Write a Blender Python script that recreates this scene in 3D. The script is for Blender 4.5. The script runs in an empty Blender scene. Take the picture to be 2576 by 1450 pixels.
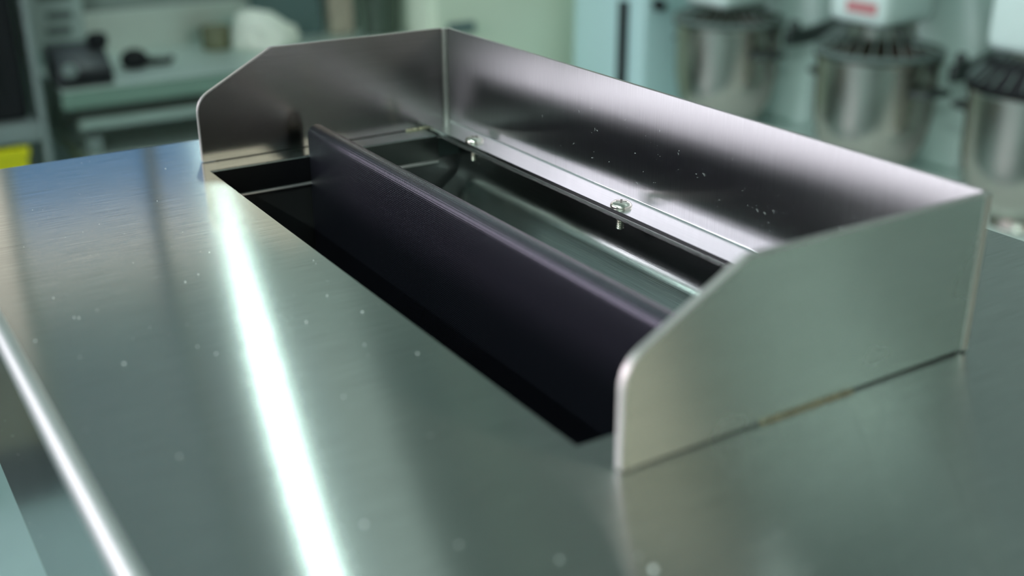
import bpy, bmesh, math, random
from mathutils import Vector, Matrix, noise
random.seed(7)

# ------------------------------------------------------------------ scale
S = 0.42            # machine unit -> metres
Z0 = 1.0            # counter height above the floor
sc = bpy.context.scene
COL = sc.collection

def U(x, y, z):     # machine units -> world metres
    return Vector((x * S, y * S, z * S + Z0))

# ------------------------------------------------------------------ camera
cam_d = bpy.data.cameras.new('camera')
cam = bpy.data.objects.new('camera', cam_d)
COL.objects.link(cam)
cam.location = U(0.6090, -0.4777, 0.4762)
cam.rotation_euler = (math.radians(67.3292), math.radians(0.1683), math.radians(57.8514))
cam_d.sensor_fit = 'HORIZONTAL'
cam_d.sensor_width = 36.0
cam_d.lens = 40.524
cam_d.clip_start = 0.02
cam_d.dof.use_dof = True
cam_d.dof.focus_distance = 0.615
cam_d.dof.aperture_fstop = 4.6
cam_d.dof.aperture_blades = 0
sc.camera = cam

# ------------------------------------------------------------------ world, exposure
w = bpy.data.worlds.new('world')
sc.world = w
w.use_nodes = True
w.node_tree.nodes['Background'].inputs[0].default_value = (0.75, 0.82, 1.0, 1)
w.node_tree.nodes['Background'].inputs[1].default_value = 1.0
sc.view_settings.view_transform = 'Standard'
sc.view_settings.look = 'None'
sc.view_settings.exposure = 0.0
sc.view_settings.gamma = 1.0
sc.view_settings.use_curve_mapping = False
sc.cycles.use_denoising = True
sc.cycles.max_bounces = 10
sc.cycles.glossy_bounces = 8
sc.cycles.sample_clamp_indirect = 4.0
sc.cycles.caustics_reflective = True
sc.cycles.blur_glossy = 0.3

# lights of the room (strengths of the emitting diffusers)
WF = (-2.5, -0.4, 1.30, 2.35)     # front window: x from, x to, sill, head
WL = (-2.9, -1.5, 1.40, 2.1)      # left window: y from, y to, sill, head
E_TUBE = 80.0
E_PANEL = 1.2
E_TUBE_FAR = 50.0
E_WINDOW = 10.5
E_BLIND = 3.0
WR = (0.5, 2.1, 1.70, 2.40)     # right window with a warm blind: y from, y to, sill, head
TUBE_COL = (0.78, 1.0, 0.94)
WIN_COL = (0.97, 0.90, 1.0)

# ------------------------------------------------------------------ materials
def new_mat(name):
    m = bpy.data.materials.new(name)
    m.use_nodes = True
    nt = m.node_tree
    nt.nodes.clear()
    out = nt.nodes.new('ShaderNodeOutputMaterial')
    return m, nt, out

def N(nt, kind, **kw):
    n = nt.nodes.new(kind)
    for k, v in kw.items():
        if k in n.inputs:
            n.inputs[k].default_value = v
        else:
            setattr(n, k, v)
    return n

def brushed(name, color, rough, aniso, axis, grain=1.0, core=None, cross=False):
    """brushed steel: grooves along `axis` (scene axes); grain = strength of the fine scratches"""
    m, nt, out = new_mat(name)
    L = nt.links.new
    g = N(nt, 'ShaderNodeBsdfAnisotropic', distribution='GGX')
    g.inputs['Roughness'].default_value = rough
    g.inputs['Anisotropy'].default_value = aniso
    tc = N(nt, 'ShaderNodeTexCoord')
    tan = N(nt, 'ShaderNodeCombineXYZ')
    for i in range(3):
        tan.inputs[i].default_value = axis[i]
    if cross:      # grooves follow the profile across the given axis
        geo = N(nt, 'ShaderNodeNewGeometry')
        cr = N(nt, 'ShaderNodeVectorMath', operation='CROSS_PRODUCT')
        L(tan.outputs[0], cr.inputs[0]); L(geo.outputs['Normal'], cr.inputs[1])
        L(cr.outputs[0], g.inputs['Tangent'])
    else:
        L(tan.outputs[0], g.inputs['Tangent'])
    mp = N(nt, 'ShaderNodeMapping')
    a = [abs(v) for v in axis]
    if cross:
        a = [0, 1, 0]
    k = a.index(max(a))
    s = [2600.0] * 3
    s[k] = 35.0
    mp.inputs['Scale'].default_value = s
    L(tc.outputs['Object'], mp.inputs['Vector'])
    nz = N(nt, 'ShaderNodeTexNoise')
    nz.inputs['Scale'].default_value = 1.0
    nz.inputs['Detail'].default_value = 3.0
    L(mp.outputs[0], nz.inputs['Vector'])
    bump = N(nt, 'ShaderNodeBump')
    bump.inputs['Strength'].default_value = 0.10 * grain
    bump.inputs['Distance'].default_value = 0.0002
    L(nz.outputs['Fac'], bump.inputs['Height'])
    L(bump.outputs[0], g.inputs['Normal'])
    # colour: slight streaks
    ramp = N(nt, 'ShaderNodeMapRange')
    ramp.inputs['From Min'].default_value = 0.3
    ramp.inputs['From Max'].default_value = 0.7
    ramp.inputs['To Min'].default_value = 1.0 - 0.10 * grain
    ramp.inputs['To Max'].default_value = 1.0 + 0.06 * grain
    L(nz.outputs['Fac'], ramp.inputs['Value'])
    mul = N(nt, 'ShaderNodeVectorMath', operation='SCALE')
    mul.inputs[0].default_value = color
    L(ramp.outputs[0], mul.inputs['Scale'])
    L(mul.outputs[0], g.inputs['Color'])
    # a soft uneven wear in the roughness
    n2 = N(nt, 'ShaderNodeTexNoise')
    n2.inputs['Scale'].default_value = 14.0
    n2.inputs['Detail'].default_value = 4.0
    L(tc.outputs['Object'], n2.inputs['Vector'])
    r2 = N(nt, 'ShaderNodeMapRange')
    r2.inputs['To Min'].default_value = rough * 0.92
    r2.inputs['To Max'].default_value = rough * 1.08
    L(n2.outputs['Fac'], r2.inputs['Value'])
    L(r2.outputs[0], g.inputs['Roughness'])
    if core:       # a sharper second lobe: (share, roughness, anisotropy)
        g2 = N(nt, 'ShaderNodeBsdfAnisotropic', distribution='GGX')
        g2.inputs['Roughness'].default_value = core[1]
        g2.inputs['Anisotropy'].default_value = core[2]
        L(tan.outputs[0], g2.inputs['Tangent'])
        bump2 = N(nt, 'ShaderNodeBump')
        bump2.inputs['Strength'].default_value = 0.045 * grain
        bump2.inputs['Distance'].default_value = 0.0002
        L(nz.outputs['Fac'], bump2.inputs['Height'])
        L(bump2.outputs[0], g2.inputs['Normal'])
        L(mul.outputs[0], g2.inputs['Color'])
        mx = N(nt, 'ShaderNodeMixShader')
        lw = N(nt, 'ShaderNodeLayerWeight')      # rough metal turns mirror-like at grazing angles
        lw.inputs['Blend'].default_value = 0.5
        gr = N(nt, 'ShaderNodeMapRange')
        gr.inputs['From Min'].default_value = 0.56
        gr.inputs['From Max'].default_value = 0.70
        gr.inputs['To Max'].default_value = core[0]
        L(lw.outputs['Facing'], gr.inputs['Value'])
        L(gr.outputs[0], mx.inputs[0])
        L(g.outputs[0], mx.inputs[1]); L(g2.outputs[0], mx.inputs[2])
        L(mx.outputs[0], out.inputs['Surface'])
    else:
        L(g.outputs[0], out.inputs['Surface'])
    return m

def paint(name, color, rough=0.45, metallic=0.0, noise_amt=0.06, nscale=20.0, bump=0.0, spec=0.5, coat=0.0):
    m, nt, out = new_mat(name)
    L = nt.links.new
    b = N(nt, 'ShaderNodeBsdfPrincipled')
    b.inputs['Roughness'].default_value = rough
    b.inputs['Metallic'].default_value = metallic
    b.inputs['Specular IOR Level'].default_value = spec
    b.inputs['Coat Weight'].default_value = coat
    tc = N(nt, 'ShaderNodeTexCoord')
    nz = N(nt, 'ShaderNodeTexNoise')
    nz.inputs['Scale'].default_value = nscale
    nz.inputs['Detail'].default_value = 5.0
    L(tc.outputs['Object'], nz.inputs['Vector'])
    mr = N(nt, 'ShaderNodeMapRange')
    mr.inputs['To Min'].default_value = 1 - noise_amt * 2
    mr.inputs['To Max'].default_value = 1 + noise_amt * 2
    L(nz.outputs['Fac'], mr.inputs['Value'])
    mul = N(nt, 'ShaderNodeVectorMath', operation='SCALE')
    mul.inputs[0].default_value = color
    L(mr.outputs[0], mul.inputs['Scale'])
    L(mul.outputs[0], b.inputs['Base Color'])
    if bump:
        bp = N(nt, 'ShaderNodeBump')
        bp.inputs['Strength'].default_value = bump
        bp.inputs['Distance'].default_value = 0.004
        L(nz.outputs['Fac'], bp.inputs['Height'])
        L(bp.outputs[0], b.inputs['Normal'])
    L(b.outputs[0], out.inputs['Surface'])
    return m

def emit(name, color, strength):
    m, nt, out = new_mat(name)
    e = N(nt, 'ShaderNodeEmission')
    e.inputs[0].default_value = (*color, 1)
    e.inputs[1].default_value = strength
    nt.links.new(e.outputs[0], out.inputs['Surface'])
    return m

STEEL = (0.60, 0.63, 0.61)
M_TOP = brushed('brushed_steel_top', STEEL, 0.25, 0.78, (0, 1, 0), 1.7, (0.65, 0.115, 0.25))
M_SIDE = brushed('darkened_steel_side', (0.47, 0.465, 0.45), 0.16, 0.60, (0, 1, 0), 0.8)  # same steel darkened: the left plate's shade is put into its colour
M_SIDE_R = brushed('lightened_steel_outer', (0.74, 0.79, 0.74), 0.27, 0.70, (0, 1, 0), 0.8)  # same steel lightened: the right plate's brightness is put into its colour
M_BACK = brushed('brushed_steel_back', (0.59, 0.585, 0.60), 0.32, 0.70, (0, 0, 1), 1.0)
M_FLANGE = brushed('lightened_steel_flange', (0.80, 0.82, 0.82), 0.22, 0.45, (1, 0, 0), 0.7)  # part of the back sheet, its bright light put into a paler colour
M_FRONT = brushed('polished_steel_front', STEEL, 0.22, 0.0, (1, 0, 0), 0.2)
M_BEND = brushed('bent_steel_edge', STEEL, 0.42, 0.0, (1, 0, 0), 0.2)
M_CHUTE = brushed('brushed_steel_chute', (0.50, 0.54, 0.52), 0.22, 0.35, (1, 0, 0), 1.6)
M_LIP = brushed('darkened_lip_steel', (0.22, 0.23, 0.22), 0.24, 0.0, (1, 0, 0), 0.3)  # same sheet as the top, darkened with the hopper's shade
M_INNER = brushed('darkened_steel_inner', (0.14, 0.14, 0.14), 0.5, 0.0, (1, 0, 0), 0.5)  # shade inside the hopper put into a darker steel colour
M_EDGE = paint('cut_steel_edge', (0.62, 0.58, 0.56), 0.42, 0.9, 0.05, 200)
M_SEAM = paint('ground_weld_seam', (0.60, 0.60, 0.56), 0.35, 1.0, 0.05, 300)
M_WELD = paint('weld_bead', (0.42, 0.38, 0.26), 0.35, 1.0, 0.25, 300, 0.4)
M_SCREW = paint('zinc_screw', (0.88, 0.86, 0.76), 0.24, 1.0, 0.03, 200)
M_RECESS = paint('screw_recess', (0.16, 0.15, 0.12), 0.4, 0.8)
M_DUST = paint('dust', (0.85, 0.88, 0.86), 0.6, 0.0, 0.1, 400)

def belt_material():
    m, nt, out = new_mat('woven_dark_belt')
    L = nt.links.new
    b = N(nt, 'ShaderNodeBsdfPrincipled')
    b.inputs['Base Color'].default_value = (0.009, 0.009, 0.013, 1)
    b.inputs['Roughness'].default_value = 0.27
    b.inputs['Specular IOR Level'].default_value = 0.85
    b.inputs['Specular Tint'].default_value = (0.86, 0.80, 1.0, 1)  # lavender window light put into the belt's highlight tint
    b.inputs['Sheen Weight'].default_value = 0.0
    b.inputs['Sheen Roughness'].default_value = 0.35
    b.inputs['Sheen Tint'].default_value = (0.55, 0.5, 0.9, 1)
    uv = N(nt, 'ShaderNodeUVMap')
    sx = N(nt, 'ShaderNodeSeparateXYZ')
    L(uv.outputs[0], sx.inputs[0])
    def wave(sock, freq):
        a = N(nt, 'ShaderNodeMath', operation='MULTIPLY'); a.inputs[1].default_value = freq
        L(sock, a.inputs[0])
        s = N(nt, 'ShaderNodeMath', operation='SINE'); L(a.outputs[0], s.inputs[0])
        return s
    pi2 = 2 * math.pi
    w1 = wave(sx.outputs[0], pi2 / 0.0011)
    w2 = wave(sx.outputs[1], pi2 / 0.0011)
    mx = N(nt, 'ShaderNodeMath', operation='MULTIPLY')
    L(w1.outputs[0], mx.inputs[0]); L(w2.outputs[0], mx.inputs[1])
    ad = N(nt, 'ShaderNodeMath', operation='ADD')
    L(mx.outputs[0], ad.inputs[0]); L(w2.outputs[0], ad.inputs[1])
    bp = N(nt, 'ShaderNodeBump')
    bp.inputs['Strength'].default_value = 0.35
    bp.inputs['Distance'].default_value = 0.00012
    L(ad.outputs[0], bp.inputs['Height'])
    L(bp.outputs[0], b.inputs['Normal'])
    L(b.outputs[0], out.inputs['Surface'])
    return m
M_BELT = belt_material()

M_FLOOR = paint('teal_floor', (0.36, 0.50, 0.50), 0.35, 0, 0.05, 6)
M_WALL = paint('grey_green_wall', (0.30, 0.355, 0.335), 0.6, 0, 0.04, 5)
M_WALL_WARM = paint('warm_grey_wall', (0.12, 0.108, 0.10), 0.7, 0, 0.04, 5)
M_CEIL = paint('pale_ceiling', (0.27, 0.33, 0.325), 0.8, 0, 0.03, 5)
M_BENCH = brushed('bench_steel', (0.74, 0.84, 0.80), 0.5, 0.3, (0, 1, 0), 0.5)
M_BENCHF = paint('bench_front_steel', (0.42, 0.52, 0.47), 0.45, 0.4, 0.06, 12)
M_BENCHG = paint('bench_green_rail', (0.20, 0.31, 0.25), 0.45, 0.1, 0.06, 12)
M_GAP_SHADE = paint('painted_gap_shade', (0.085, 0.105, 0.095), 0.6)  # dark paint standing for the shade between bench rails
M_BLACK = paint('black_plastic', (0.009, 0.010, 0.012), 0.6, spec=0.25)
M_DGREY = paint('dark_grey_plastic', (0.04, 0.045, 0.05), 0.4)
M_POST = paint('grey_post', (0.26, 0.31, 0.30), 0.4, 0.3)
M_YELLOW = paint('yellow_plastic', (0.72, 0.68, 0.005), 0.45)
M_BAG = paint('white_cloth', (0.90, 0.92, 0.83), 0.8, 0, 0.05, 30, 0.3)
M_NOTE = paint('pale_panel', (0.46, 0.56, 0.54), 0.5)
M_PRINT = paint('grey_print', (0.13, 0.16, 0.16), 0.6)
M_OLIVE = paint('olive_tin', (0.17, 0.17, 0.10), 0.5)
M_TAN = paint('tan_wood', (0.44, 0.38, 0.30), 0.6, 0, 0.12, 30)
M_BIN = paint('dark_green_bin', (0.045, 0.07, 0.05), 0.5)
M_CAB = paint('pale_green_cabinet', (0.72, 0.82, 0.66), 0.5, 0, 0.03, 4)
M_TEALP = paint('teal_dark_paint', (0.10, 0.16, 0.16), 0.5)
M_CYAN = paint('pale_cyan_enamel', (0.50, 0.72, 0.72), 0.4, 0, 0.03, 6)
M_MIX = paint('white_green_enamel', (0.70, 0.84, 0.80), 0.4, 0, 0.04, 10)
M_MIXD = paint('grey_green_enamel', (0.15, 0.20, 0.185), 0.4, 0, 0.04, 10)
M_BOWL = brushed('bowl_steel', (0.50, 0.48, 0.43), 0.24, 0.2, (0, 0, 1), 0.4)
M_YOKE = paint('dark_cast_yoke', (0.05, 0.065, 0.06), 0.4, 0.4)
M_RED = paint('red_print', (0.55, 0.22, 0.23), 0.5)
M_PINK = paint('pink_plastic', (0.52, 0.30, 0.27), 0.5)
M_TABLE = paint('white_table', (0.85, 0.92, 0.90), 0.4, 0, 0.03, 6)
M_TUBE = emit('tube_glow', TUBE_COL, E_TUBE)
M_PANEL = emit('panel_glow', TUBE_COL, E_PANEL)
M_TUBE_FAR = emit('far_tube_glow', TUBE_COL, E_TUBE_FAR)
M_FILL_RIGHT = emit('right_fill_glow', TUBE_COL, 300.0)
M_FILL_BACK = emit('back_fill_glow', TUBE_COL, 9.0)
M_TUBE_RACK = emit('rack_tube_glow', TUBE_COL, 38.0)
M_TUBE_DIM = emit('dim_tube_glow', TUBE_COL, 2.0)
M_WIN = emit('daylit_frosted_pane', WIN_COL, E_WINDOW)
M_BLIND = emit('warm_blind_glow', (1.0, 0.93, 0.74), E_BLIND)
M_FRAME = paint('window_frame_grey', (0.5, 0.52, 0.52), 0.4)

# ------------------------------------------------------------------ geometry helpers
def link(name, bm, mats, parent=None, smooth=False, uvs=False):
    bmesh.ops.recalc_face_normals(bm, faces=bm.faces)
    me = bpy.data.meshes.new(name)
    bm.to_mesh(me)
    bm.free()
    if not isinstance(mats, (list, tuple)):
        mats = [mats]
    for m in mats:
        me.materials.append(m)
    if smooth:
        for p in me.polygons:
            p.use_smooth = True
        try:
            me.set_sharp_from_angle(angle=math.radians(40))
        except Exception:
            pass
    o = bpy.data.objects.new(name, me)
    COL.objects.link(o)
    if parent is not None:
        o.parent = parent
        if parent.get('_abs'):      # meshes hold scene coordinates
            o.matrix_parent_inverse = Matrix.Translation(-parent.location)
    return o

def bevel(bm, width, seg=2):
    es = [e for e in bm.edges if len(e.link_faces) == 2 and e.calc_face_angle(0) > 0.5]
    bmesh.ops.bevel(bm, geom=es, offset=width, segments=seg, affect='EDGES', profile=0.5)

def box(bm, a, b, bev=0.0, seg=2):
    t = bmesh.new()
    a, b = Vector(a), Vector(b)
    c, d = (a + b) / 2, b - a
    bmesh.ops.create_cube(t, size=1.0)
    for v in t.verts:
        v.co = Vector((v.co.x * d.x, v.co.y * d.y, v.co.z * d.z)) + c
    if bev:
        bevel(t, bev, seg)
    merge(bm, t)

def merge(bm, t):
    me = bpy.data.meshes.new('tmp')
    t.to_mesh(me); t.free()
    bm.from_mesh(me)
    bpy.data.meshes.remove(me)

def prism(bm, pts, axis_vec, bev=0.0, seg=2):
    """closed polygon pts (3-D) extruded by axis_vec"""
    t = bmesh.new()
    vs = [t.verts.new(p) for p in pts]
    f = t.faces.new(vs)
    r = bmesh.ops.extrude_face_region(t, geom=[f])
    for v in r['geom']:
        if isinstance(v, bmesh.types.BMVert):
            v.co += Vector(axis_vec)
    bmesh.ops.recalc_face_normals(t, faces=t.faces)
    if bev:
        bevel(t, bev, seg)
    merge(bm, t)

def lathe(bm, prof, centre, axis='Z', n=40, closed=False):
    c = Vector(centre)
    rings = []
    for r, h in prof:
        ring = []
        if r < 1e-7:
            p = {'Z': Vector((0, 0, h)), 'X': Vector((h, 0, 0)), 'Y': Vector((0, h, 0))}[axis]
            ring = [bm.verts.new(c + p)]
        else:
            for i in range(n):
                a = 2 * math.pi * i / n
                ca, sa = r * math.cos(a), r * math.sin(a)
                p = {'Z': Vector((ca, sa, h)), 'X': Vector((h, ca, sa)), 'Y': Vector((ca, h, sa))}[axis]
                ring.append(bm.verts.new(c + p))
        rings.append(ring)
    pairs = list(zip(rings, rings[1:]))
    if closed:
        pairs.append((rings[-1], rings[0]))
    for A, B in pairs:
        for i in range(n):
            j = (i + 1) % n
            if len(A) == 1 and len(B) == 1:
                continue
            if len(A) == 1:
                bm.faces.new((A[0], B[i], B[j]))
            elif len(B) == 1:
                bm.faces.new((A[i], A[j], B[0]))
            else:
                bm.faces.new((A[i], A[j], B[j], B[i]))

def tube(bm, pts, r, n=10, cap=True):
    pts = [Vector(p) for p in pts]
    rings = []
    up = None
    for i, p in enumerate(pts):
        d = (pts[min(i + 1, len(pts) - 1)] - pts[max(i - 1, 0)]).normalized()
        if up is None:
            up = d.orthogonal().normalized()
        else:
            up = (up - d * up.dot(d)).normalized()
        s = d.cross(up)
        rr = r[i] if isinstance(r, (list, tuple)) else r
        rings.append([bm.verts.new(p + (up * math.cos(2 * math.pi * k / n) + s * math.sin(2 * math.pi * k / n)) * rr) for k in range(n)])
    for A, B in zip(rings, rings[1:]):
        for k in range(n):
            j = (k + 1) % n
            bm.faces.new((A[k], A[j], B[j], B[k]))
    if cap:
        bm.faces.new(list(reversed(rings[0])))
        bm.faces.new(rings[-1])

def arc(cy, cz, r, a0, a1, n):
    return [(cy + r * math.cos(math.radians(a0 + (a1 - a0) * i / n)), cz + r * math.sin(math.radians(a0 + (a1 - a0) * i / n))) for i in range(n + 1)]

def sheet_profile(bm, prof, x0, x1, t, nx=1):
    """a sheet of thickness t whose (y,z) centre-line profile is swept along X (machine units in, metres out)"""
    sup = []
    for i, p in enumerate(prof):          # a short facet beside each long one keeps flats flat
        if i and math.dist(prof[i - 1], p) > .012:
            a = prof[i - 1]; L_ = math.dist(a, p)
            for k in (.0012 / L_, 1 - .0012 / L_):
                sup.append((a[0] + (p[0] - a[0]) * k, a[1] + (p[1] - a[1]) * k))
        sup.append(p)
    prof = sup
    n = len(prof)
    nor = []
    for i in range(n):
        a = prof[max(i - 1, 0)]; b = prof[min(i + 1, n - 1)]
        d = Vector((b[0] - a[0], b[1] - a[1])).normalized()
        nor.append(Vector((-d.y, d.x)))
    loop = [(prof[i][0] + nor[i].x * t / 2, prof[i][1] + nor[i].y * t / 2) for i in range(n)]
    loop += [(prof[i][0] - nor[i].x * t / 2, prof[i][1] - nor[i].y * t / 2) for i in reversed(range(n))]
    rows = []
    for k in range(nx + 1):
        x = x0 + (x1 - x0) * k / nx
        rows.append([bm.verts.new(U(x, y, z)) for y, z in loop])
    m = len(loop)
    for A, B in zip(rows, rows[1:]):
        for i in range(m):
            j = (i + 1) % m
            bm.faces.new((A[i], A[j], B[j], B[i]))
    for row in (rows[0], rows[-1]):
        for i in range(n - 1):
            bm.faces.new((row[i], row[i + 1], row[m - 2 - i], row[m - 1 - i]))

def thing(name, loc, label, cat, group=None):
    o = bpy.data.objects.new(name, None)
    o.empty_display_size = 0.05
    COL.objects.link(o)
    o.location = loc
    o['_abs'] = 1
    o['label'] = label
    o['category'] = cat
    if group:
        o['group'] = group
    return o

def structure(o):
    o['kind'] = 'structure'
    return o

# ------------------------------------------------------------------ the room
XL, XR, YB, YF, ZC = -2.60, 2.60, 2.25, -3.20, 2.75
def wall(name, a, b, m):
    bm = bmesh.new(); box(bm, a, b)
    return structure(link(name, bm, m))
wall('floor', (XL - .1, YF - .1, -0.1), (XR + .1, YB + .1, 0), M_FLOOR)
wall('ceiling', (XL - .1, YF - .1, ZC), (XR + .1, YB + .1, ZC + .1), M_CEIL)
wall('wall_back', (XL, YB, 0), (XR, YB + .1, ZC), M_WALL)

def window_wall(name, horiz, lo, hi, pos, out, o0, o1, z0, z1, wall_mat, wname, wlabel, nm, pane=None):
    """a wall with one glazed opening; horiz = 0 runs along X, 1 along Y; the wall spans pos..out across it"""
    def bx(bm, a0, a1, c0, c1, d0, d1, bev=0.0):
        lo3 = [0, 0, d0]; hi3 = [0, 0, d1]
        lo3[horiz], hi3[horiz] = a0, a1
        lo3[1 - horiz], hi3[1 - horiz] = min(c0, c1), max(c0, c1)
        box(bm, lo3, hi3, bev)
    bm = bmesh.new()
    bx(bm, lo, hi, pos, out, 0, z0); bx(bm, lo, hi, pos, out, z1, ZC)
    bx(bm, lo, o0, pos, out, z0, z1); bx(bm, o1, hi, pos, out, z0, z1)
    structure(link(name, bm, wall_mat))
    sg = 1 if out > pos else -1
    bm = bmesh.new(); bx(bm, o0, o1, pos + sg * .05, pos + sg * .06, z0, z1)
    win = structure(link(wname, bm, pane or M_WIN))
    win['label'] = wlabel
    for i in range(nm):
        c = o0 + .02 + (o1 - o0 - .04) * i / (nm - 1)
        bm = bmesh.new(); bx(bm, c - .02, c + .02, pos + sg * .005, pos + sg * .049, z0, z1, .004)
        link('mullion', bm, M_FRAME, win)
window_wall('wall_front', 0, XL, XR, YF, YF - .1, WF[0], WF[1], WF[2], WF[3], M_WALL_WARM, 'window_1', 'long frosted daylit window in the front wall', 4)
window_wall('wall_left', 1, YF - .1, YB + .1, XL, XL - .1, WL[0], WL[1], WL[2], WL[3], M_WALL, 'window_2', 'frosted daylit window in the left wall near the front corner', 3)
window_wall('wall_right', 1, YF - .1, YB + .1, XR, XR + .1, WR[0], WR[1], WR[2], WR[3], M_WALL_WARM, 'window_3', 'window with a warm lit blind in the right wall', 3, M_BLIND)

# ceiling lamps: a housing under the ceiling with a glowing tube
def ceiling_lamp(x0, y0, x1, y1, width, mat, label):
    a = Vector((x0, y0, 0)); b = Vector((x1, y1, 0))
    c = (a + b) / 2
    t = thing('ceiling_lamp', (c.x, c.y, ZC), label, 'lamp', 'tube lamps under the ceiling')
    d = (b - a); L = d.length; ang = math.atan2(d.y, d.x)
    rot = Matrix.Translation((c.x, c.y, 0)) @ Matrix.Rotation(ang, 4, 'Z')
    bm = bmesh.new(); box(bm, (-L / 2 - .03, -.05 - width / 4, ZC - .05), (L / 2 + .03, .05 + width / 4, ZC - .001), .008)
    bm.transform(rot); link('housing', bm, M_FRAME, t)
    bm = bmesh.new(); box(bm, (-L / 2, -width / 2, ZC - .075), (L / 2, width / 2, ZC - .051))
    bm.transform(rot); link('tube', bm, mat, t)
    for s in (-1, 1):
        bm = bmesh.new(); box(bm, (s * (L / 2 + .012) - .011, -width / 2 - .01, ZC - .08), (s * (L / 2 + .012) + .011, width / 2 + .01, ZC - .05), .003)
        bm.transform(rot); link('end_holder', bm, M_FRAME, t)
    return t
ceiling_lamp(-2.35, .765, -1.75, .635, .03, M_TUBE, 'bright tube lamp on the ceiling above the work bench')
ceiling_lamp(-2.35, -1.30, -1.75, -1.18, .03, M_TUBE_RACK, 'bright tube lamp on the ceiling above the grey rack')
ceiling_lamp(-1.9, .83, -1.0, .635, .19, M_PANEL, 'dim frosted panel lamp on the ceiling beside the bright tube')
ceiling_lamp(-.8, -.9, .6, -.9, .05, M_TUBE_FAR, 'tube lamp on the ceiling over the front of the machine')
ceiling_lamp(-1.7, 1.78, -1.1, 1.58, .04, M_TUBE_DIM, 'dim tube lamp on the ceiling above the mixers')
ceiling_lamp(.9, 2.1, 2.1, 2.1, .05, M_FILL_BACK, 'added fill tube on the ceiling at the right end of the back wall')  # added to brighten the table, mixers and right guard plate
ceiling_lamp(1.2, -2.2, 2.4, -2.2, .05, M_FILL_RIGHT, 'added bright fill tube on the ceiling in the front right corner')  # added to brighten background faces turned to the right

pane4 = bmesh.new(); box(pane4, (XL + .001, .172, 1.44), (XL + .012, .86, 1.745))
pane4 = structure(link('glow_pane', pane4, emit('blue_pane_glow', (0.13, 0.40, 0.86), .8)))  # glowing pane added on the wall for the top's blue reflection
pane4['label'] = 'low wide added pane glowing blue above the work bench'
for y in (.18, .852):
    bm = bmesh.new(); box(bm, (XL + .0125, y - .008, 1.44), (XL + .022, y + .008, 1.745), .002); link('mullion', bm, M_FRAME, pane4)
def wall_fill(y0, y1, z0, z1, e, label):  # glow panels added for the warm reflections in the top sheet
    t = thing('wall_fill', (XL + .05, (y0 + y1) / 2, z0), label, 'lamp', 'added warm glow panels on the left wall')
    bm = bmesh.new(); box(bm, (XL + .001, y0, z0), (XL + .05, y1, z1), .004); link('housing', bm, M_FRAME, t)
    bm = bmesh.new(); box(bm, (XL + .0505, y0 + .008, z0 + .008), (XL + .06, y1 - .008, z1 - .008), .002); link('diffuser', bm, emit('warm_fill_glow', (1.0, .90, .78), e), t)
wall_fill(.172, .70, 1.765, 1.88, 2.0, 'long added warm glow panel above the blue pane')
wall_fill(-.20, .165, 1.50, 2.10, 1.3, 'tall added warm glow panel left of the blue pane')
cd = thing('wall_pipe', (XL + .08, .495, 1.3), 'dark vertical pipe on the left wall beside the blue pane', 'pipe')
bm = bmesh.new(); tube(bm, [(XL + .085, .495, 1.30), (XL + .085, .495, 2.2)], .014, 14); link('pipe', bm, M_DGREY, cd, True)
for z in (1.36, 2.14):
    bm = bmesh.new(); box(bm, (XL + .001, .485, z - .01), (XL + .072, .505, z + .01), .002); link('clip', bm, M_POST, cd)
# ------------------------------------------------------------------ the machine
HX0, HX1, HY0, HY1 = -0.9525, -0.051, -0.002, 0.366
CX0, CX1, CY0, CY1 = -1.127, 1.02, -0.3468, 0.717
mach = thing('steel_machine', U(-.05, .18, 0).to_2d().to_3d(), 'brushed stainless steel machine with open guarded hopper and dark belt', 'machine')

# top sheet with the hopper opening, its lips folded down
def top_panel():
    bm = bmesh.new()
    xs = [CX0, HX0, HX1, CX1]; ys = [CY0, HY0, HY1, CY1]
    vt = {(i, j): bm.verts.new(U(xs[i], ys[j], 0)) for i in range(4) for j in range(4)}
    for i in range(3):
        for j in range(3):
            if (i, j) == (1, 1):
                continue
            bm.faces.new((vt[i, j], vt[i + 1, j], vt[i + 1, j + 1], vt[i, j + 1]))
    lip = .042
    ring = [vt[1, 1], vt[2, 1], vt[2, 2], vt[1, 2]]
    low = [bm.verts.new(v.co - Vector((0, 0, (lip if k != 9 else .0) * S))) for k, v in enumerate(ring)]
    # the rear lip is only the sheet's own thickness
    t = .005
    r1 = [bm.verts.new(ring[2].co - Vector((0, 0, t * S))), bm.verts.new(ring[3].co - Vector((0, 0, t * S)))]
    bm.faces.new((ring[0], ring[1], low[1], low[0]))
    bm.faces.new((ring[1], ring[2], r1[0], low[2], low[1]))
    bm.faces.new((ring[3], ring[0], low[0], low[3], r1[1]))
    bm.faces.new((ring[2], ring[3], r1[1], r1[0]))
    # underside of the rear strip
    # outer skirts left, right, back
    oc = [vt[0, 0], vt[0, 1], vt[0, 2], vt[0, 3], vt[1, 3], vt[2, 3], vt[3, 3], vt[3, 2], vt[3, 1], vt[3, 0]]
    ol = [bm.verts.new(v.co - Vector((0, 0, .25 * S))) for v in oc]
    for a in range(len(oc) - 1):
        bm.faces.new((oc[a], oc[a + 1], ol[a + 1], ol[a]))
    bmesh.ops.recalc_face_normals(bm, faces=bm.faces)
    es = [e for e in bm.edges if len(e.link_faces) == 2 and e.calc_face_angle(0) > .5 and e.verts[0].co.z > Z0 - .003 and e.verts[1].co.z > Z0 - .003]
    bmesh.ops.bevel(bm, geom=es, offset=.0011, segments=3, affect='EDGES')
    return bm
bm = top_panel()
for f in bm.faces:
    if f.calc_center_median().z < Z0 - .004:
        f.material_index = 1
link('top_panel', bm, [M_TOP, M_LIP], mach, True)

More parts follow.
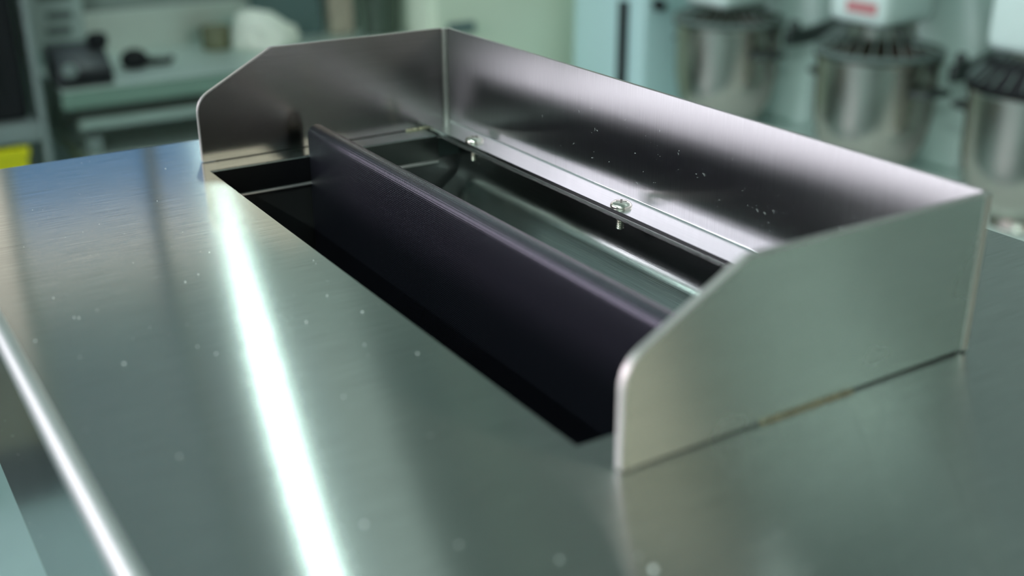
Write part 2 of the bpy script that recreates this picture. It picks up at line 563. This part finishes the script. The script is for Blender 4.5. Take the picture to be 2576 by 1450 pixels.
# front panel: rounded bend then the drop
R = .014
prof = [(CY0 + .0008, -.002)] + [(y, z) for y, z in arc(CY0, -R - .002, R, 92, 180, 14)] + [(CY0 - R, -.10), (CY0 - R, -.255)]
bm = bmesh.new(); sheet_profile(bm, prof, CX0, CX1, .004)
for f in bm.faces:
    if (f.calc_center_median().z - Z0) / S > -R - .006:
        f.material_index = 1
link('front_panel', bm, [M_FRONT, M_BEND], mach, True)

# body under the top, set back
bm = bmesh.new()
box(bm, U(CX0 + .08, -.20, -1.9), U(CX1 - .08, -.19, -.26))
box(bm, U(CX0 + .08, CY1 - .06, -1.9), U(CX1 - .08, CY1 - .05, -.26))
box(bm, U(CX0 + .08, -.19, -1.9), U(CX0 + .09, CY1 - .06, -.26))
box(bm, U(CX1 - .09, -.19, -1.9), U(CX1 - .08, CY1 - .06, -.26))
link('body_shell', bm, M_FRONT, mach)
for fx in (CX0 + .16, CX1 - .16):
    for fy in (-.1, CY1 - .15):
        bm = bmesh.new()
        c = U(fx, fy, 0); lathe(bm, [(0, 0), (.028, 0), (.028, .012), (.014, .02), (.014, Z0 - 1.9 * S), (0, Z0 - 1.9 * S)], (c.x, c.y, 0), n=20)
        link('foot', bm, M_DGREY, mach, True)

# hopper inner walls under the lips
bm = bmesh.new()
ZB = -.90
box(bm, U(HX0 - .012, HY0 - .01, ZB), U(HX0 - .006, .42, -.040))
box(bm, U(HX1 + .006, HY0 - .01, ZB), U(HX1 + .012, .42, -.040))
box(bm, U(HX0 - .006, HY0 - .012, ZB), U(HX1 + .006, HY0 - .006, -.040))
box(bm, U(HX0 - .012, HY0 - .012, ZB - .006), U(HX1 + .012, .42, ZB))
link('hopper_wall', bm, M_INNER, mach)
# light catching rolled edge along the lower end of the left lip
bm = bmesh.new()
tube(bm, [U(HX0 + .001, HY0 + .004, -.043), U(HX0 + .001, HY1 - .004, -.043)], .0022 * S, 8)
link('lip_edge', bm, M_EDGE, mach, True)

# rear chute: vertical sheet, bend, slope towards the belt
cr = .014
prof = [(.402, -.007), (.402, -.040)] + [(y, z) for y, z in arc(.402 - .030, -.050, .030, 0, -52, 10)] + [(.27, -.163), (.215, -.208)]
bm = bmesh.new(); sheet_profile(bm, prof, HX0 + .004, HX1 - .002, .004)
link('chute', bm, M_CHUTE, mach, True)

# belt running over a small top roller
def belt():
    bm = bmesh.new()
    uv = bm.loops.layers.uv.new('UVMap')
    yc, zc, r = .1605, .031, .0145
    prof = [(.1455, -.86), (.146, -.2)] + [(y, z) for y, z in arc(yc, zc, r, 183, 5, 24)] + [(.175, -.2), (.174, -.86)]
    fine = []
    for i, p in enumerate(prof):
        if i and math.dist(prof[i - 1], p) > .012:
            a = prof[i - 1]; L_ = math.dist(a, p)
            for k in (.0012 / L_, 1 - .0012 / L_):
                fine.append((a[0] + (p[0] - a[0]) * k, a[1] + (p[1] - a[1]) * k))
        fine.append(p)
    prof = fine
    d = [0]
    for a, b in zip(prof, prof[1:]):
        d.append(d[-1] + math.hypot(b[0] - a[0], b[1] - a[1]) * S)
    x0, x1 = -.951, -.056
    t = .005
    cen = Vector((.175, -.1))
    out = [[], []]; inn = [[], []]
    for k, x in enumerate((x0, x1)):
        for i, (y, z) in enumerate(prof):
            a = prof[max(i - 1, 0)]; b = prof[min(i + 1, len(prof) - 1)]
            dv = Vector((b[0] - a[0], b[1] - a[1])).normalized(); nv = Vector((dv.y, -dv.x))
            out[k].append(bm.verts.new(U(x, y, z)))
            inn[k].append(bm.verts.new(U(x, y + nv.x * t, z + nv.y * t)))
    def face(vs, us):
        f = bm.faces.new(vs)
        for l, q in zip(f.loops, us):
            l[uv].uv = q
    for i in range(len(prof) - 1):
        us = [(x0 * S, d[i]), (x1 * S, d[i]), (x1 * S, d[i + 1]), (x0 * S, d[i + 1])]
        face((out[0][i], out[1][i], out[1][i + 1], out[0][i + 1]), us)
        face((inn[0][i], inn[1][i], inn[1][i + 1], inn[0][i + 1]), us)
        for k in (0, 1):
            face((out[k][i], out[k][i + 1], inn[k][i + 1], inn[k][i]), [(0, 0)] * 4)
    for i in (0, len(prof) - 1):
        face((out[0][i], out[1][i], inn[1][i], inn[0][i]), [(0, 0)] * 4)
    return bm
link('belt', belt(), M_BELT, mach, True)
bm = bmesh.new()
c = U(-.9505, .1605, .031)
lathe(bm, [(0, 0), (.0090 * S, 0), (.0090 * S, .89 * S), (0, .89 * S)], c, 'X', 24)
link('roller', bm, M_INNER, mach, True)

# the guard: two chamfered side plates and the back plate with its screwed flange
H, D, C1, H1, T = .1558, .410, .1174, .0918, .0085
def corner_round(pts, radii, n=6):
    out = []
    m = len(pts)
    for i, p in enumerate(pts):
        r = radii[i]
        p = Vector(p)
        if r <= 0:
            out.append(p); continue
        a = (Vector(pts[i - 1]) - p).normalized(); b = (Vector(pts[(i + 1) % m]) - p).normalized()
        ang = a.angle(b)
        tl = r / math.tan(ang / 2)
        p0, p1 = p + a * tl, p + b * tl
        cc = p + (a + b).normalized() * (r / math.sin(ang / 2))
        v0, v1 = p0 - cc, p1 - cc
        th = v0.angle(v1)
        for k in range(n + 1):
            s = k / n
            out.append(cc + (v0 * math.sin((1 - s) * th) + v1 * math.sin(s * th)) / math.sin(th))
    return out
def side_guard(x0, x1, gap):
    pts = corner_round([(0, .0010), (D - .010, gap), (D - .010, H), (C1, H), (0, H1)], [0, 0, 0, .012, .034])
    t = bmesh.new()
    prism(t, [U(x0, p.x, p.y) for p in pts], ((x1 - x0) * S, 0, 0))
    es = [e for e in t.edges if len(e.link_faces) == 2 and e.calc_face_angle(0) > 1.2]
    bmesh.ops.bevel(t, geom=es, offset=.0004, segments=2, affect='EDGES')
    for f in t.faces:
        f.material_index = 0 if abs(f.normal.x) > .9 else 1
    return t
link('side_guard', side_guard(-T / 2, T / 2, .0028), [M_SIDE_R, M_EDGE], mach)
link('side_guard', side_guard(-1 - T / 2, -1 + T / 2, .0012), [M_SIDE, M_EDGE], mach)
br = .0045
zf = .0055
prof = [(.3625, zf)] + [(.37, zf)] + [(y, z) for y, z in arc(D - br, zf + br, br, -90, 0, 8)] + [(D, .08), (D, H)]
bm = bmesh.new(); sheet_profile(bm, prof, -1 + T / 2 + .0005, -T / 2 - .0005, .0050)
for f in bm.faces:
    f.material_index = 0
bmesh.ops.recalc_face_normals(bm, faces=bm.faces)
for f in bm.faces:
    cz = (f.calc_center_median().z - Z0) / S
    if cz < zf + br * .8:
        f.material_index = 1
    if abs(f.normal.z) > .9 and cz > .1:
        f.material_index = 2
link('back_guard', bm, [M_BACK, M_FLANGE, M_EDGE], mach, True)
for x in (-1, 0):
    bm = bmesh.new(); box(bm, U(x - T / 2 + .002, .02, .0001), U(x + T / 2 - .002, D - .014, .0035))
    link('gap_shade_strip', bm, M_BLACK, mach)  # black strip put in for the shade in the gap under the plate
# welded corner strips where the plates meet
for x in (-1, 0):
    bm = bmesh.new()
    pts = arc(x + (.0040 if x else .0012), D - .0055, .0062 if x else .0056, 0, 360, 14)[:-1]
    t = bmesh.new()
    prism(t, [U(px, py, .002) for px, py in pts], (0, 0, (H - .002) * S), .0003, 1)
    merge(bm, t)
    link('corner_seam', bm, M_SEAM, mach, True)
# weld beads at the foot of the side plates
def weld(x, y0, y1, n=30):
    bm = bmesh.new()
    pts, rr = [], []
    for i in range(n + 1):
        s = i / n
        pts.append(U(x, y0 + (y1 - y0) * s, .001))
        rr.append((.0022 + .0008 * math.sin(i * 2.4)) * S * (0.5 if i in (0, n) else 1))
    tube(bm, pts, rr, 8)
    return bm
link('weld_bead', weld(T / 2 + .0005, .145, .255), M_WELD, mach, True)
link('weld_bead', weld(-1 + T / 2 + .0005, .33, .40), M_WELD, mach, True)

# pan-head screws through the flange
def screw_head():
    bm = bmesh.new()
    r, h = .0142 * S, .0075 * S
    prof = [(r * .98, 0), (r, h * .25), (r * .93, h * .55), (r * .75, h * .82), (r * .5, h * .95), (r * .3, h), (0, h)]
    lathe(bm, prof, (0, 0, 0), n=36)
    return bm
def screw_recess():
    bm = bmesh.new()
    h = .0075 * S
    a, b = .0068 * S, .0016 * S
    for s in ((a, b), (b, a)):
        t = bmesh.new(); box(t, (-s[0], -s[1], h * .80), (s[0], s[1], h * 1.015), .0002); merge(bm, t)
    return bm
def screw_shank():
    bm = bmesh.new()
    prof = [(0, -.0300 * S)]
    z = -.0300
    r = .0052
    while z < -.002:
        prof += [(r * .78 * S, z * S), (r * S, (z + .0011) * S), (r * S, (z + .0015) * S), (r * .78 * S, (z + .0026) * S)]
        z += .0028
    prof.append((0, 0))
    lathe(bm, prof, (0, 0, 0), n=20)
    return bm
for k, (sx, tilt) in enumerate(((-.8601, 3), (-.4931, 2), (-.1261, 0))):
    loc = U(sx, .3765, zf + .0026)
    mat = Matrix.Translation(loc) @ Matrix.Rotation(math.radians(tilt), 4, 'Y') @ Matrix.Rotation(math.radians(20 + 31 * k), 4, 'Z')
    b1, b2, b3 = screw_head(), screw_recess(), screw_shank()
    for b in (b1, b2, b3):
        b.transform(mat)
    so = link('screw', b1, M_SCREW, mach, True)
    link('cross_recess', b2, M_RECESS, so)
    link('shank', b3, M_SCREW, so, True)

# dust specks and fluff lying on the sheet metal
bm = bmesh.new()
def speck(p, r, nrm):
    t = bmesh.new()
    bmesh.ops.create_icosphere(t, subdivisions=1, radius=r)
    e = random.uniform(.6, 1.8)
    for v in t.verts:
        v.co.x *= e
    t.transform(Matrix.Translation(p) @ Matrix.Rotation(random.uniform(0, 3), 4, nrm))
    merge(bm, t)
for i in range(260):
    x = random.uniform(-1.1, .45); y = random.uniform(-.34, .05)
    if random.random() < .3:
        x = random.uniform(.02, .55); y = random.uniform(-.3, .65)
    if HX0 - .02 < x < HX1 + .02 and y > HY0 - .01:
        continue
    r = random.uniform(.00006, .00016) * (2.0 if random.random() < .06 else 1)
    speck(U(x, y, 0) + Vector((0, 0, r * .5)), r, 'Z')
for i in range(120):
    x = random.uniform(-.9, -.05); z = random.uniform(.03, .14)
    r = random.uniform(.00005, .00012)
    speck(U(x, D - .003, z) + Vector((0, -r * .3, 0)), r, 'Y')
for i in range(50):
    x = random.uniform(-1.1, .2)
    r = random.uniform(.00007, .00014)
    speck(U(x, CY0 - R - .002, random.uniform(-.24, -.05)) + Vector((0, -r * .5, 0)), r, 'Y')
for i in range(34):        # coarser flour specks on the near part of the top
    x = random.uniform(-.62, .35); y = random.uniform(-.335, -.03)
    r = random.uniform(.00028, .0005)
    speck(U(x, y, 0) + Vector((0, 0, r * .5)), r, 'Z')
speck(U(.1135, -.055, 0) + Vector((0, 0, .0004)), .0008, 'Z')
for i in range(26):        # lint on the back plate
    x = random.uniform(-.75, -.06); z = random.uniform(.03, .11)
    a = random.uniform(0, math.pi); l = random.uniform(.0004, .0013)
    c = U(x, D - .0031, z)
    tube(bm, [c, c + Vector((math.cos(a) * l, -.0001, math.sin(a) * l)), c + Vector((math.cos(a + .5) * l * 1.6, 0, math.sin(a + .5) * l * 1.6))], .00005, 5)
d_ = link('dust', bm, M_DUST, mach)
d_['kind'] = 'stuff'

# ------------------------------------------------------------------ left side: bench, rack and what stands there
BX, BT = -2.235, .66          # bench front edge, top height
BY0, BY1 = .262, 1.16
bench = thing('work_bench', (-2.4, .7, 0), 'long steel work bench along the left wall with rails and a lower shelf', 'bench')
bm = bmesh.new(); box(bm, (-2.585, BY0, BT - .004), (BX, BY1, BT), .0015); link('bench_top', bm, M_BENCH, bench)
bm = bmesh.new(); box(bm, (BX - .02, BY0, BT - .042), (BX - .001, BY1, BT - .0045), .002); link('front_rail', bm, M_BENCHG, bench)
bm = bmesh.new(); box(bm, (BX - .06, BY0 + .03, BT - .070), (BX - .045, BY1, BT - .043)); link('shadow_strip', bm, M_GAP_SHADE, bench)  # solid dark strip in place of the shaded gap
bm = bmesh.new(); box(bm, (BX - .03, BY0 + .03, BT - .092), (BX - .012, BY1, BT - .071), .002); link('lower_rail', bm, M_BENCHF, bench)
bm = bmesh.new(); box(bm, (BX - .07, BY0 + .03, BT - .112), (BX - .055, BY1, BT - .093)); link('shadow_strip', bm, M_GAP_SHADE, bench)
bm = bmesh.new(); box(bm, (-2.58, BY0 + .03, BT - .19), (BX + .005, BY1, BT - .150), .012); link('shelf', bm, M_BENCH, bench)
bm = bmesh.new(); box(bm, (BX - .06, BY0 + .03, BT - .30), (BX - .03, BY1, BT - .191), .003); link('lower_panel', bm, M_BENCHF, bench)
bm = bmesh.new(); box(bm, (-2.585, BY0, BT + .0005), (-2.575, BY1, BT + .10), .002); link('upstand', bm, M_BENCH, bench)
for ly in (BY0 + .06, BY1 - .04):
    for lx in (-2.55, BX - .05):
        bm = bmesh.new(); box(bm, (lx - .018, ly - .018, 0), (lx + .018, ly + .018, BT - .302), .003); link('leg', bm, M_POST, bench)
        bm = bmesh.new(); box(bm, (lx - .017, ly - .017, BT - .1495), (lx + .017, ly + .017, BT - .113), .003); link('leg_top', bm, M_POST, bench)

rack = thing('steel_rack', (-2.35, -.15, 0), 'grey steel rack at left with post, shelf and black box on it', 'rack')
bm = bmesh.new(); box(bm, (-2.204, .205, 0), (-2.190, .219, 1.30), .003); link('post', bm, M_POST, rack)
bm = bmesh.new(); box(bm, (-2.57, .205, 0), (-2.545, .232, 1.30), .003); link('post', bm, M_POST, rack)
for px in (-2.215, -2.57):
    bm = bmesh.new(); box(bm, (px, -.62, 0), (px + .025, -.593, 1.30), .003); link('post', bm, M_POST, rack)
bm = bmesh.new(); box(bm, (-2.57, -.592, .575), (-2.19, .204, .612), .003); link('shelf', bm, M_POST, rack)
bm = bmesh.new(); box(bm, (-2.57, -.592, .40), (-2.19, .204, .43), .003); link('shelf', bm, M_POST, rack)
bm = bmesh.new(); box(bm, (-2.57, -.592, 1.24), (-2.19, .204, 1.27), .003); link('shelf', bm, M_POST, rack)

oven = thing('black_cabinet', (-2.37, -.1, .612), 'black cabinet box standing on the grey rack, at the left edge', 'cabinet')
bm = bmesh.new(); box(bm, (-2.545, -.45, .613), (-2.22, .192, 1.10), .012); link('casing', bm, M_BLACK, oven)
bm = bmesh.new(); box(bm, (-2.219, -.42, .66), (-2.212, .14, 1.06), .004); link('glass_door', bm, paint('oven_glass', (.012, .013, .014), .3), oven)
bm = bmesh.new(); tube(bm, [(-2.211, -.36, 1.03), (-2.18, -.36, 1.03), (-2.18, .04, 1.03), (-2.211, .04, 1.03)], .009, 10); link('door_handle', bm, M_DGREY, oven, True)

fp = thing('added_platform', (-1.98, -.45, 0), 'added low black-sided platform with an olive top, out of view before the rack', 'platform')  # added out of view for the dark and olive bands reflected in the front panel
bm = bmesh.new(); box(bm, (-2.18, -.75, .001), (-1.78, -.20, .115), .006); link('base', bm, M_BLACK, fp)
bm = bmesh.new(); box(bm, (-2.175, -.745, .1155), (-1.785, -.205, .122), .002); link('top_board', bm, paint('olive_board', (.13, .13, .075), .6), fp)
db = thing('added_box', (-2.42, -.2, 0), 'added dark grey storage box on the floor under the rack', 'box')  # added for the dark reflection in the machine's front panel
bm = bmesh.new(); box(bm, (-2.54, -.56, .001), (-2.26, .17, .33), .01); link('tub', bm, paint('olive_plastic', (.13, .13, .08), .5), db)
bm = bmesh.new(); box(bm, (-2.545, -.565, .331), (-2.255, .175, .36), .006); link('lid', bm, M_DGREY, db)
yb = thing('yellow_crate', (-2.3, .0, .43), 'bright yellow plastic crate on the lower shelf of the rack', 'crate')
bm = bmesh.new()
box(bm, (-2.50, -.30, .431), (-2.20, .172, .437))
for a, b in (((-2.50, -.30, .437), (-2.492, .172, .560)), ((-2.208, -.30, .437), (-2.20, .172, .560)), ((-2.492, -.30, .437), (-2.208, -.292, .560)), ((-2.492, .164, .437), (-2.208, .172, .560))):
    box(bm, a, b, .002)
link('crate_body', bm, M_YELLOW, yb)
for a, b in (((-2.1995, -.305, .545), (-2.192, .177, .566)), ((-2.508, -.305, .545), (-2.5005, .177, .566))):
    bm = bmesh.new(); box(bm, a, b, .003)
    link('rim', bm, M_YELLOW, yb)

# pale control box with grey print
note = thing('control_box', (-2.5, .34, BT), 'pale grey control box with rows of grey print, behind the post', 'box')
bm = bmesh.new(); box(bm, (-2.57, .262, BT + .001), (-2.50, .385, BT + .30), .004); link('case', bm, M_NOTE, note)
for k, (z, a, b) in enumerate(((.155, .29, .365), (.112, .305, .36), (.078, .30, .355), (.20, .285, .36))):
    bm = bmesh.new(); box(bm, (-2.4995, a, BT + z - .008), (-2.498, b, BT + z + .008)); link('print_line', bm, M_PRINT, note)

# dark grey scale with a round dial
sc1 = thing('bench_device', (-2.29, .33, BT), 'dark grey sloping device with a round dial on the bench, beside the post', 'device')
bm = bmesh.new()
prism(bm, [(-2.36, .262, BT + .001), (-2.245, .262, BT + .001), (-2.25, .262, BT + .035), (-2.31, .262, BT + .075), (-2.36, .262, BT + .078)], (0, .115, 0), .006)
link('body', bm, M_DGREY, sc1, True)
bm = bmesh.new(); box(bm, (-2.246, .272, BT + .006), (-2.2405, .37, BT + .030), .002); link('front_strip', bm, M_BLACK, sc1)
bm = bmesh.new(); lathe(bm, [(0, .008), (.013, .008), (.016, 0), (0, 0)], (-2.2475, .287, BT + .036), 'X', 20); link('dial', bm, M_POST, sc1, True)
bm = bmesh.new(); lathe(bm, [(0, 0), (.020, 0), (.022, .02), (.015, .028), (0, .03)], (-2.31, .365, BT + .07), 'Z', 24); link('knob', bm, M_BLACK, sc1, True)

g2 = thing('black_gadget', (-2.38, .47, BT), 'small black gadget with a low foot on the bench, right of the dark device', 'gadget')
bm = bmesh.new()
t = bmesh.new(); bmesh.ops.create_icosphere(t, subdivisions=3, radius=.03)
for v in t.verts:
    v.co = Vector((v.co.x * .9, v.co.y * 1.05, max(v.co.z * .85, -.0175)))
t.transform(Matrix.Translation((-2.38, .455, BT + .019))); merge(bm, t)
link('body', bm, M_BLACK, g2, True)
bm = bmesh.new(); tube(bm, [(-2.38, .47, BT + .015), (-2.375, .50, BT + .0125), (-2.37, .53, BT + .012), (-2.365, .537, BT + .02)], [.012, .009, .008, .006], 10); link('foot', bm, M_BLACK, g2, True)

# crumpled white cloth
def crumple(c, sx, sy, sz, seed, lob):
    bm = bmesh.new()
    bmesh.ops.create_icosphere(bm, subdivisions=5, radius=1.0)
    for v in bm.verts:
        p = v.co.copy()
        k = 1 + .18 * noise.noise(p * 1.7 + Vector((seed, 0, 0))) + .10 * noise.noise(p * 4 + Vector((0, seed, 0))) + .04 * abs(noise.noise(p * 9))
        h = lob(p.y)
        z = max(p.z * k, -.55)
        v.co = Vector((c[0] + p.x * k * sx, c[1] + p.y * k * sy, c[2] + (z + .55) * sz * h))
    return bm
o = link('white_cloth', crumple((-2.455, .797, BT + .002), .065, .080, .052, 3.1, lambda y: 1.0 - .42 * y if y > -.4 else 1.168), M_BAG, None, True)
o['label'] = 'crumpled white cloth heaped on the far end of the bench'
o['category'] = 'cloth'

tin = thing('olive_tin', (-2.5, .66, BT), 'squat olive brown container standing left of the white cloth', 'container')
bm = bmesh.new(); lathe(bm, [(0, 0), (.032, 0), (.034, .004), (.034, .040), (.032, .043)], (-2.50, .685, BT + .001), n=28); link('body', bm, M_OLIVE, tin, True)
bm = bmesh.new(); lathe(bm, [(0, .0), (.035, .0), (.036, .004), (.034, .010), (0, .012)], (-2.50, .685, BT + .0445), n=28); link('lid', bm, M_OLIVE, tin, True)

pan = thing('teal_box', (-2.54, .92, BT), 'dark teal box against the wall behind the white cloth', 'box')
bm = bmesh.new(); box(bm, (-2.573, .80, BT + .001), (-2.545, .985, BT + .27), .006); link('case', bm, M_TEALP, pan)
bm = bmesh.new(); box(bm, (-2.5445, .82, BT + .03), (-2.541, .965, BT + .25), .003); link('front_plate', bm, M_TEALP, pan)

board = thing('wooden_board', (-2.5, 1.02, BT), 'narrow tan wooden board standing upright between teal box and green bin', 'board')
bm = bmesh.new(); box(bm, (-2.54, .995, BT + .001), (-2.51, 1.055, BT + .34), .004); link('plank', bm, M_TAN, board)
bm = bmesh.new(); lathe(bm, [(.012, 0), (.016, 0), (.016, .004), (.012, .004)], (-2.5099, 1.025, BT + .31), 'X', 20, True); link('hanging_ring', bm, M_POST, board, True)

bn = thing('green_bin', (-2.45, 1.11, BT), 'dark green bin on the bench end beside the pale cabinet', 'bin')
bm = bmesh.new()
lathe(bm, [(0, 0), (.042, 0), (.050, .17), (.053, .172), (.053, .182), (.048, .182), (.041, .006), (0, .006)], (-2.46, 1.105, BT + .001), n=32)
link('tub', bm, M_BIN, bn, True)
bm = bmesh.new(); lathe(bm, [(0, .02), (.02, .018), (.05, .006), (.054, 0), (.054, -.004), (0, -.004)], (-2.46, 1.105, BT + .189), n=32)
link('lid', bm, M_BIN, bn, True)

cab = thing('pale_cabinet', (-2.45, 1.5, 0), 'tall pale green cabinet in the corner beyond the hopper', 'cabinet')
bm = bmesh.new(); box(bm, (-2.59, 1.175, .05), (-2.325, 1.74, 1.9), .008); link('carcass', bm, M_CAB, cab)
bm = bmesh.new(); box(bm, (-2.324, 1.18, .08), (-2.302, 1.735, 1.88), .008); link('door', bm, M_CAB, cab)
bm = bmesh.new(); box(bm, (-2.3015, 1.212, .675), (-2.285, 1.287, .700), .004); link('handle', bm, M_TEALP, cab)
bm = bmesh.new(); box(bm, (-2.57, 1.19, 0), (-2.35, 1.72, .0495)); link('plinth', bm, M_DGREY, cab)

# ------------------------------------------------------------------ pale cyan machine with the black slot
cy = thing('cyan_machine', (-2.1, 1.65, 0), 'pale cyan enamel machine housing with a black vertical slot', 'machine')
bm = bmesh.new()
box(bm, (-2.235, 1.55, .03), (-1.940, 1.80, .796), .012, 3)
link('housing', bm, M_CYAN, cy, True)
bm = bmesh.new(); box(bm, (-2.036, 1.5435, .18), (-1.997, 1.5495, .765), .003); link('slot', bm, M_BLACK, cy)
bm = bmesh.new(); lathe(bm, [(0, .03), (.010, .028), (.013, .02), (.013, 0), (0, 0)], (-1.9395, 1.585, .762), 'X', 20); link('knob', bm, M_BLACK, cy, True)
bm = bmesh.new(); box(bm, (-2.22, 1.565, 0), (-1.955, 1.785, .0295)); link('plinth', bm, M_DGREY, cy)
bm = bmesh.new(); box(bm, (-2.19, 1.56, .7965), (-1.965, 1.75, .86), .02, 3); link('top_cover', bm, M_PINK, cy, True)

# ------------------------------------------------------------------ mixer table and mixers
TT = .455
tab = thing('mixer_table', (-.7, 1.75, 0), 'long low white table carrying the row of planetary mixers', 'table')
bm = bmesh.new(); box(bm, (-1.93, 1.38, TT - .035), (.9, 2.2, TT), .006); link('tabletop', bm, M_TABLE, tab)
for lx in (-1.88, .85):
    for ly in (1.43, 2.15):
        bm = bmesh.new(); box(bm, (lx - .025, ly - .025, 0), (lx + .025, ly + .025, TT - .0355), .004); link('leg', bm, M_TABLE, tab)
bm = bmesh.new(); box(bm, (-1.85, 1.44, TT - .09), (.82, 1.46, TT - .0355)); link('apron', bm, M_TABLE, tab)

def make_mixer(X, Y, label, rb=.120, hb=.232, cover=False, red=False, hz=.352):
    t = thing('planetary_mixer', (X, Y, TT), label, 'mixer', 'planetary mixers on the white table')
    def P(x, y, z): return (X + x, Y + y, TT + z)
    bm = bmesh.new(); box(bm, P(-.09, -.09, .001), P(.09, .36, .030), .010, 3); link('base_plate', bm, M_MIX, t, True)
    bm = bmesh.new()
    prism(bm, [P(-.085, .17, .0305), P(-.085, .36, .0305), P(-.085, .36, .52), P(-.085, .15, .52), P(-.085, .15, .40), P(-.085, .185, .30)], (.17, 0, 0), .018, 3)
    link('column', bm, M_MIX, t, True)
    bm = bmesh.new(); box(bm, P(-.072, -.085, hz), P(.072, .065, .475), .022, 4)
    box(bm, P(-.08, -.10, .470), P(.08, .149, .62), .022, 4); hd = link('head', bm, M_MIX, t, True)
    if red:
        bm = bmesh.new(); box(bm, P(-.02, -.0875, .376), P(.055, -.0855, .398), .0008); link('red_label', bm, M_RED, hd)
    bm = bmesh.new(); lathe(bm, [(0, .0), (.045, 0), (.062, .012), (.066, .025), (.066, hz - .3005), (0, hz - .3005)], P(0, 0, .30), n=32); link('planetary_hub', bm, M_BOWL, t, True)
    bm = bmesh.new(); tube(bm, [P(0.015, 0, .2995), P(.015, 0, .10)], .007, 10); link('tool_shaft', bm, M_BOWL, t, True)
    # bowl
    bm = bmesh.new()
    z0 = .048
    prof = [(0, z0), (rb * .45, z0 + .002), (rb * .72, z0 + .022), (rb * .90, z0 + .065), (rb * .975, z0 + .12), (rb, z0 + hb), (rb + .006, z0 + hb + .001), (rb + .007, z0 + hb + .006), (rb + .002, z0 + hb + .008),
            (rb - .003, z0 + hb + .004), (rb * .975 - .003, z0 + .12), (rb * .9 - .003, z0 + .068), (rb * .7, z0 + .026), (0, z0 + .004)]
    lathe(bm, prof, P(0, 0, 0), n=56); bw = link('bowl', bm, M_BOWL, t, True)
    bm = bmesh.new(); lathe(bm, [(0, 0), (rb * .44, 0), (rb * .46, .006), (rb * .42, .0165), (0, .0165)], P(0, 0, .031), n=36); link('bowl_foot', bm, M_BOWL, bw, True)
    for s in (-1, 1):
        bm = bmesh.new()
        tube(bm, [P(s * (rb - .004), -.035, .23), P(s * (rb + .03), -.03, .232), P(s * (rb + .03), .03, .232), P(s * (rb - .004), .035, .23)], .007, 10)
        link('bowl_handle', bm, M_YOKE, bw, True)
    # yoke arms from the column around the bowl
    for s in (-1, 1):
        bm = bmesh.new()
        prism(bm, [P(s * .086, .30, .25), P(s * .10, .30, .25), P(s * (rb + .036), .10, .25), P(s * (rb + .036), .036, .25), P(s * (rb + .020), .036, .25), P(s * (rb + .018), .09, .25), P(s * .086, .24, .25)], (0, 0, .035), .004)
        yk = link('yoke_arm', bm, M_YOKE, t, True)
        bm = bmesh.new(); lathe(bm, [(0, 0), (.011, 0), (.013, .01), (.009, .02), (0, .021)], P(s * (rb + .028), .06, .2855), n=16); link('clamp_knob', bm, M_YOKE, yk, True)
    # guard ring with wires
    bm = bmesh.new()
    pts = [P((rb + .004) * math.cos(a), (rb + .004) * math.sin(a), z0 + hb + .016) for a in [2 * math.pi * k / 40 for k in range(41)]]
    tube(bm, pts, .0055, 8, False)
    gr = link('guard_ring', bm, M_MIXD if not cover else M_BLACK, t, True)
    for k in range(14):
        a = math.pi * (1.0 + k / 13)
        bm = bmesh.new(); tube(bm, [P((rb + .004) * math.cos(a), (rb + .004) * math.sin(a), z0 + hb + .02), P(.07 * math.cos(a), .07 * math.sin(a), hz - .002)], .002, 6)
        link('guard_wire', bm, M_MIXD, gr, True)
    if cover:
        bm = bmesh.new(); lathe(bm, [(.067, .050), (.09, .045), (rb * .96, .012), (rb * .98, 0), (rb * .9, 0), (.067, .04)], P(0, 0, z0 + hb + .012), n=40, closed=True); link('bowl_cover', bm, M_BLACK, t, True)
    # lift lever on the column's right side
    bm = bmesh.new(); tube(bm, [P(.0855, .26, .21), P(.13, .26, .205), P(.165, .24, .185)], [.010, .009, .009], 10); lv = link('lever', bm, M_YOKE, t, True)
    bm = bmesh.new(); lathe(bm, [(0, .012), (.012, .008), (.015, 0), (.012, -.008), (0, -.012)], P(.172, .236, .182), n=16); link('lever_knob', bm, M_RED, lv, True)
    return t
make_mixer(-1.752, 1.65, 'planetary mixer with steel bowl next to the cyan housing, leftmost of the row', hz=.328)
make_mixer(-1.31, 1.65, 'planetary mixer with red label above its steel bowl, middle of the row', red=True)
make_mixer(-.945, 1.65, 'planetary mixer with black bowl cover, rightmost of the row', cover=True)
